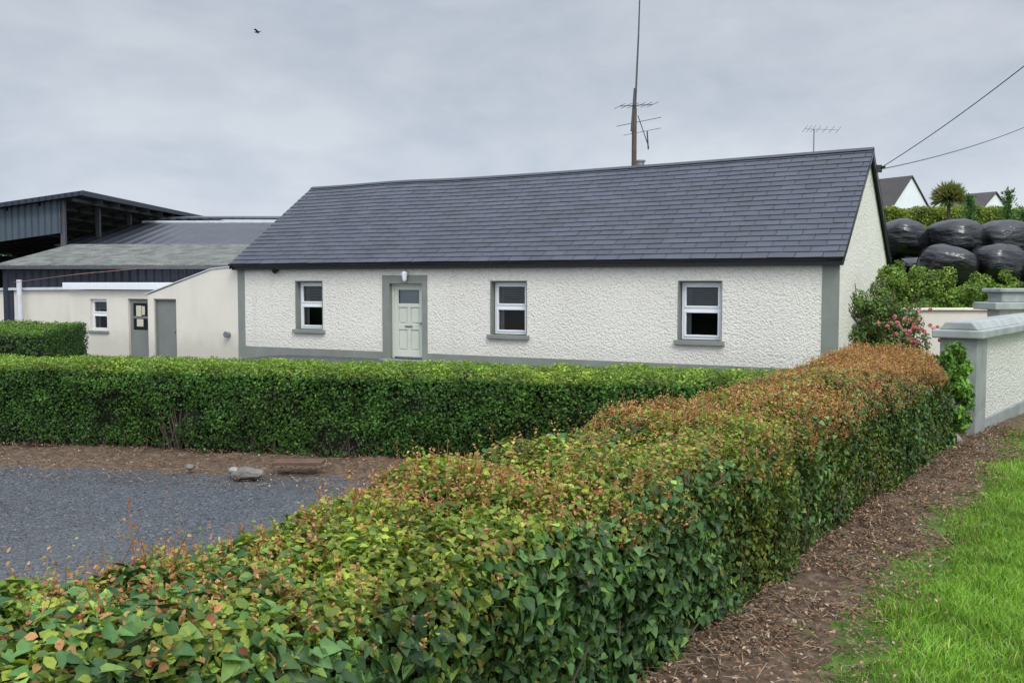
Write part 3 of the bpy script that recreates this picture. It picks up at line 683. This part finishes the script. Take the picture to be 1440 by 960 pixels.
# --- bushes
def bush_pts(c,r,n,clumps=14,cr=.45,seed=0):
    cs_=rvec(clumps)*rng.uniform(.35,.8,(clumps,1))*G([r]); ws=rng.integers(0,clumps,n)
    R=min(r)*cr; q=rvec(n)*(rng.uniform(.3,1,n)**.4)[:,None]
    sca=G([[R,R,R*1.1]])*rng.uniform(.8,1.3,(clumps,1))[ws]
    return G([c])+cs_[ws]+q*sca, unit(q+G([[0,0,.3]])),ws
def bush(name,specs,mat=M_leaf,parent=None,leafs=(.03,.05),cols=None,outline=OV,width=1.1,cr=.45):
    ch=[]
    for (c,r,n,k) in specs:
        P,N,ws=bush_pts(c,r,n,k,cr)
        cl=pick(cols,[1]*len(cols),n)*(rng.uniform(.6,1.3,k)[ws]*rng.uniform(.75,1.2,n))[:,None]
        ch.append(leaves(P,N+rvec(n)*.7,rvec(n)+G([[0,0,.2]]),rng.uniform(leafs[0],leafs[1],n),cl,outline,.3,.2,width))
    return build_chunks(name,ch,mat,parent)
rb=empty('rose_bush')
bush('foliage',[((6.45,17.0,1.15),(.78,.6,.65),12000,40),((6.3,17.0,1.65),(.55,.45,.42),3000,18),((6.75,17.0,.7),(.7,.6,.4),4000,12)],parent=rb,leafs=(.03,.06),cols=[(.07,.14,.032),(.09,.20,.038),(.16,.26,.05),(.16,.10,.045)],cr=.30)
b=MB()
for i in range(26):
    a=random.uniform(0,6.28); e=Vector((6.45+.6*math.cos(a),17+.5*math.sin(a),random.uniform(1.3,2.0))); b.tube([(6.5,17,.3),(6.5+.25*math.cos(a),17+.25*math.sin(a),1.0),tuple(e)],.008,5)
b.tube([(6.4,17,1.2),(6.35,17,1.8),(6.40,17,2.22)],.007,5); b.tube([(6.2,17,1.2),(5.98,17,1.7),(5.93,17,2.05)],.007,5)
b.build('canes',[M_stem],rb)
fl_=[]
for i in range(38):
    c=G([random.gauss(6.72,.28),16.42+random.uniform(-.08,.2),random.gauss(1.26,.17)])
    k=26; q=rvec(k); P=c[None]+q*.022; 
    fl_.append(leaves(P,q+rvec(k)*.3,np.cross(q,rvec(k)),rng.uniform(.026,.046,k),pick([(.58,.20,.22),(.68,.34,.30),(.48,.12,.16),(.7,.5,.42)],[2,2,1,1],k),OV,.3,.5,1.8))
build_chunks('blossom',fl_,M_petal,rb)
bush('shrub',[((4.42,9.75,1.15),(.14,.16,.40),1500,16),((4.48,9.7,.80),(.10,.12,.25),600,8)],leafs=(.03,.065),cols=[(.14,.28,.04),(.19,.34,.05),(.09,.19,.03)],cr=.6)
sp=[]
for i in range(15):
    xx=8.6+i*.42+random.uniform(-.2,.2); yy=random.uniform(20.5,22.8); sp.append(((xx,yy,random.uniform(1.55,2.15)),(.45,.45,random.uniform(.5,.8)),3600,20))
for i in range(8): sp.append(((8.3+i*.55,19.6,1.2),(.4,.4,.5),2500,12))
bush('shrub',sp,leafs=(.035,.08),cols=[(.13,.22,.035),(.20,.30,.055),(.08,.15,.025),(.27,.34,.07)],cr=.36)
sp=[]
for i in range(7): sp.append(((11.6+i*.5,21.3+random.uniform(-.5,.5),2.35),(.4,.4,.4),2200,14))
bush('shrub',sp,leafs=(.03,.06),cols=[(.36,.30,.12),(.25,.29,.07),(.15,.22,.05)],cr=.38)
mb=NT('black_bale_wrap'); mb.col((.006,.006,.007)); mb.set(.24,spec=.6)
w1=mb.noise(1.6,3,.5,mb.map((1,1,3.5))); mb.bump(mb.math('ADD',w1,mb.math('MULTIPLY',mb.noise(6,2),.15)),.75,.09)
def bale(loc,seed,r=.80):
    bm=bmesh.new(); bmesh.ops.create_uvsphere(bm,u_segments=48,v_segments=28,radius=1)
    for v in bm.verts:
        x,y,z=v.co
        def se(a,e): return math.copysign(abs(a)**e,a)
        v.co=Vector((se(x,.85)*r,se(y,.62)*r*.85,se(z,.85)*r*.76))
        v.co*=1+.09*mn.noise(v.co*1.5+Vector((seed*3,0,0)))+.03*mn.noise(v.co*4+Vector((seed,0,0)))
        if v.co.z<-.35: v.co.z=-.35+(v.co.z+.35)*.5
    for f in bm.faces: f.smooth=True
    me=bpy.data.meshes.new('silage_bale'); bm.to_mesh(me); bm.free(); me.materials.append(mb.mat)
    o=bpy.data.objects.new('silage_bale',me); o.location=loc; o.rotation_euler=(random.uniform(-.1,.1),random.uniform(-.15,.15),random.uniform(-.7,.7)); link(o)
for i in range(6): bale((11.65+i*1.44,29.2+random.uniform(-.2,.2),3.28+random.uniform(-.08,.08)),i)
for i in range(6): bale((12.3+i*1.45,27.9+random.uniform(-.1,.1),2.45+random.uniform(-.08,.08)),i+10)
for i in range(6): bale((11.7+i*1.45,30.4,2.3),i+20)
n=70000; P=np.c_[rng.uniform(19,42,n),58+rng.uniform(-.6,.6,n),rng.uniform(0,1,n)]; zb=hgt(P[:,0],P[:,1])
hh_=2.35+.3*nz(np.c_[P[:,0],0*P[:,0],0*P[:,0]],.8)+rng.uniform(-.1,.1,n); P[:,2]=zb+P[:,2]**.6*hh_
build_chunks('field_hedge',[leaves(P,rvec(n)+G([[0,-.5,.7]]),rvec(n),rng.uniform(.10,.17,n),pick([(.24,.31,.05),(.31,.35,.06),(.15,.22,.035)],[1,1,1],n)*(.8+.5*nz(P,1.2))[:,None])],M_leaf)
for (x_,y_,h_,r_) in ((18.55,40,2.1,.45),(20.1,40,2.3,.5),(21.2,41,1.5,.6)):
    e=empty('sapling',(0,0,0)); zb=float(hgt(x_,y_)); n=1300
    f=rng.uniform(0,1,n); ang=rng.uniform(0,6.28,n); rr=r_*(1-f*.6)*rng.uniform(.1,1,n)*(.6+.5*np.sin(ang*3+f*22))
    P=np.c_[x_+rr*np.cos(ang),y_+rr*np.sin(ang),zb+.9+f*h_+rr*.8]
    build_chunks('needles',[leaves(P,rvec(n),np.c_[np.cos(ang),np.sin(ang),.9+0*ang],rng.uniform(.08,.16,n),pick([(.07,.14,.045),(.11,.20,.06)],[1,1],n),OV,.2,.2,.7)],M_leaf,e)
    b=MB(); b.cyl((x_,y_,zb-.2),(x_,y_,zb+.9+h_),.05,.01,6); b.build('trunk',[M_stem],e)
e=empty('cordyline_palm'); x_,y_=19.9,45; zc=6.1; n=650
q=rvec(n); q[:,2]=np.abs(q[:,2])*.9-.25; q=unit(q)
build_chunks('fronds',[leaves(np.tile([[x_,y_,zc-.25]],(n,1))+q*.1,np.cross(q,rvec(n)),q,rng.uniform(.5,.8,n),pick([(.14,.19,.06),(.2,.24,.08),(.24,.19,.08)],[1,1,1],n),NARROW,.1,.35,.6)],M_leaf,e)
b=MB(); b.cyl((x_,y_,3),(x_,y_,zc-.2),.11,.08,8); b.build('trunk',[M_stem],e)
M_tile=paint('brown_roof_tile',(.055,.048,.045),.7,.2,1,.2); M_wh=paint('white_render',(.76,.77,.78),.7,.05,1,.1)
def bungalow(loc,rz_,L,W,h,rh):
    e=empty('bungalow',loc,rz_); b=MB(); b.prism([(0,0,-2),(0,W,-2),(0,W,h),(0,W/2,h+rh),(0,0,h)],(L,0,0)); b.build('walls',[M_wh],e)
    b=MB()
    for s in (0,1):
        y0=-.3 if s==0 else W+.3; zz_=h-.3*rh/(W/2)+.05
        pts=[(-.3,y0,zz_),(L+.2,y0,zz_),(L+.2,W/2,h+rh+.06),(-.3,W/2,h+rh+.06)]
        b.prism(pts,(0,0,.14))
    b.build('roof',[M_tile],e)
    b=MB()
    for u in (.15,.45,.75): b.box(L*u,L*u+1.1,-.03,.02,h-1.4,h-.3)
    b.box(L-.02,L+.03,W*.4,W*.6,h-1.2,h-.2)
    b.build('windows',[M_darkin],e)
bungalow((42.3,127,9.6),math.radians(-60),8,6.5,1.7,3.6)
bungalow((53.6,124,9.6),math.radians(-58),6,4.6,1.5,1.7)
for (x_,y_,z_) in ((-52,95,6.0),(-57,98,6.6),(-63,96,6.2),(-48,99,5.2)):
    e=empty('tree'); bush('crown',[((x_,y_,z_),(3.5,3,2.6),3500,20)],parent=e,leafs=(.25,.45),cols=[(.04,.08,.02),(.06,.1,.03)])
    b=MB(); b.cyl((x_,y_,-1),(x_,y_,z_),.35,.15,8); b.build('trunk',[M_stem],e)

# ------------------------------------------------------------------ grass and litter
n=400000; l=rng.uniform(-2.5,10,n); p=rng.uniform(.2,4.2,n)
x=.63+.552*l+.834*p; y=4.1+.834*l-.552*p
d=np.hypot(x,y); k=(y>2.6)&(x/y<.68)&(rng.uniform(0,1,n)<np.clip(6.5/d,0,1)**1.2)
x,y,p,l=x[k],y[k],p[k],l[k]
P=np.c_[x,y,hgt(x,y)]; edge=.50+.34*nz(np.c_[x,y,0*x],1.0,2)+.2*nz(np.c_[x,y,0*x],3.4,2)
c1=nz(P,1.6,5); k=(p>edge)|((p>edge-.2)&(rng.uniform(0,1,len(p))<.15)); P,p,c1,edge=P[k],p[k],c1[k],edge[k]; n=len(P)
c2=nz(P,5,9)
H=rng.uniform(.03,.075,n)*(1+.5*c2)*np.clip(.5+(p-edge)*2,.5,1.15)
lean=np.c_[rng.normal(0,.5,n),rng.normal(0,.5,n),0*H]+.3*np.c_[c1,c2,0*H]
col=pick([(.17,.32,.035),(.22,.39,.045),(.11,.23,.026),(.31,.41,.07),(.38,.34,.15)],[4,3,3,1.3,.5],n)*((1+.55*c1)*rng.uniform(.75,1.2,n))[:,None]
P[:,2]-=.005
build_chunks('grass',[blades(P,H,lean,rng.uniform(.003,.0065,n),col)],M_grass)
LC=[(.23,.125,.07),(.14,.08,.048),(.32,.20,.12),(.08,.05,.034),(.42,.33,.22)]
n=34000; l=rng.uniform(-1.5,8.5,n); p=rng.uniform(-.15,.62,n)+.16*rng.normal(size=n)
x=.63+.552*l+.834*p; y=4.1+.834*l-.552*p
n2_=17000; l2=rng.uniform(-9.5,2,n2_); m2=-rng.uniform(0,1,n2_)**1.5*1.7; x2=-.61+.98*l2+.2*m2; y2=10.5-.2*l2+.98*m2
x=np.r_[x,x2];y=np.r_[y,y2]
kk=(nz(np.c_[x,y,0*x],2.2,3)+rng.uniform(-.5,.6,len(x)))>-.12; x,y=x[kk],y[kk]; n=len(x)
P=np.c_[x,y,hgt(x,y)+.012+rng.uniform(0,.02,n)]
ch=[leaves(P,G([[0,0,1.]])+rvec(n)*.45,rvec(n),rng.uniform(.009,.030,n),pick(LC,[4,4,2,3,.8],n)*rng.uniform(.7,1.2,n)[:,None],OV,.5,-.3,rng.uniform(.5,1.2,n))]
n=9000; j=rng.integers(0,len(x),n); P=np.c_[x[j],y[j],hgt(x[j],y[j])+.02]; s_=rng.uniform(.03,.13,n); D=rvec(n); D[:,2]*=.15
ch.append(leaves(P,G([[0,0,1.]])+rvec(n)*.3,D,s_,pick([(.22,.16,.10),(.36,.28,.18),(.10,.07,.045)],[1,1,1],n),[(0,0),(.5,0),(.4,1),(0,1)],0,0,.004/s_))
build_chunks('leaf_litter',ch,M_dry)
n=13000; x=rng.uniform(-7.5,0,n); y=rng.uniform(4.5,11,n); k=(fp(x,y)<-1.3)&(fm(x,y)<-.8+.25*rng.normal(size=n)); x,y=x[k],y[k]; n=len(x)
P=np.c_[x,y,hgt(x,y)+.006]; s_=rng.uniform(.008,.020,n)
build_chunks('gravel',[leaves(P-.0,G([[0,0,1.]])+rvec(n)*.4,rvec(n),s_,pick([(.07,.075,.082),(.11,.118,.127),(.17,.175,.18),(.05,.053,.056)],[3,3,.7,2],n),[(0,0),(.45,.2),(.4,.8),(0,1)],-.35,.1)],M_dry)

# ------------------------------------------------------------------ sky, sun, camera
w=bpy.data.worlds.new('World'); S.world=w; w.use_nodes=True; t=w.node_tree; N_=t.nodes; N_.clear()
out=N_.new('ShaderNodeOutputWorld'); bg=N_.new('ShaderNodeBackground'); bg.inputs[1].default_value=.1; t.links.new(bg.outputs[0],out.inputs[0])
sky=N_.new('ShaderNodeTexSky'); sky.sky_type='NISHITA'; sky.sun_disc=False
sd=Vector((.28,-.72,.85)).normalized()
sky.sun_elevation=math.asin(sd.z); sky.sun_rotation=math.atan2(sd.x,sd.y)
tc=N_.new('ShaderNodeTexCoord')
def cnoise(scale,loc,sz,det):
    mp=N_.new('ShaderNodeMapping'); mp.inputs['Scale'].default_value=(1,1,sz); mp.inputs['Location'].default_value=loc; t.links.new(tc.outputs['Generated'],mp.inputs[0])
    no=N_.new('ShaderNodeTexNoise'); no.inputs['Scale'].default_value=scale; no.inputs['Detail'].default_value=det; no.inputs['Roughness'].default_value=.55; no.inputs['Distortion'].default_value=.35; t.links.new(mp.outputs[0],no.inputs['Vector']); return no.outputs['Fac']
def mr(v,a,b,c,d):
    m=N_.new('ShaderNodeMapRange'); m.interpolation_type='SMOOTHSTEP'
    for k,x in zip((1,2,3,4),(a,b,c,d)): m.inputs[k].default_value=x
    t.links.new(v,m.inputs[0]); return m.outputs[0]
def mm(op,a,b):
    m=N_.new('ShaderNodeMath'); m.operation=op
    for i,x in enumerate((a,b)):
        if isinstance(x,(int,float)): m.inputs[i].default_value=x
        else: t.links.new(x,m.inputs[i])
    return m.outputs[0]
cl=mm('ADD',mm('MULTIPLY',cnoise(3.0,(.3,.2,.1),2.4,5),.65),mm('MULTIPLY',cnoise(8.5,(1.3,.7,.4),2.0,6),.35))
cr=N_.new('ShaderNodeValToRGB'); e=cr.color_ramp.elements; e[0].position=.36; e[0].color=(.455,.51,.61,1); e[1].position=.62; e[1].color=(.66,.705,.775,1); t.links.new(cl,cr.inputs[0])
sx=N_.new('ShaderNodeSeparateXYZ'); t.links.new(tc.outputs['Generated'],sx.inputs[0])
z1_=mr(sx.outputs[2],.28,1.0,1.0,3.1); hz=mr(sx.outputs[2],0,.24,1.16,.94)
dt=N_.new('ShaderNodeVectorMath'); dt.operation='DOT_PRODUCT'; dt.inputs[1].default_value=(0.2,-.93,.3); t.links.new(tc.outputs['Generated'],dt.inputs[0])
lobe=mr(dt.outputs['Value'],0,1,1,2.1)
fac=mm('MULTIPLY',mm('MULTIPLY',mm('MULTIPLY',z1_,lobe),hz),10)
vm=N_.new('ShaderNodeVectorMath'); vm.operation='SCALE'; t.links.new(cr.outputs[0],vm.inputs[0]); t.links.new(fac,vm.inputs['Scale'])
mx=N_.new('ShaderNodeMixRGB'); mx.inputs[0].default_value=.93; t.links.new(sky.outputs[0],mx.inputs[1]); t.links.new(vm.outputs[0],mx.inputs[2]); t.links.new(mx.outputs[0],bg.inputs[0])
sl=bpy.data.lights.new('sun','SUN'); sl.energy=1.3; sl.angle=math.radians(16); sl.color=(1,.95,.87)
so=bpy.data.objects.new('sun',sl); so.rotation_euler=(-sd).to_track_quat('-Z','Y').to_euler(); link(so)
cam=bpy.data.cameras.new('camera'); cam.sensor_width=36; cam.lens=34.5; cam.clip_end=2000; cam.clip_start=.05
co=bpy.data.objects.new('camera',cam); co.location=(0,0,2.08); co.rotation_euler=(math.radians(90-3.483),0,0); link(co); S.camera=co
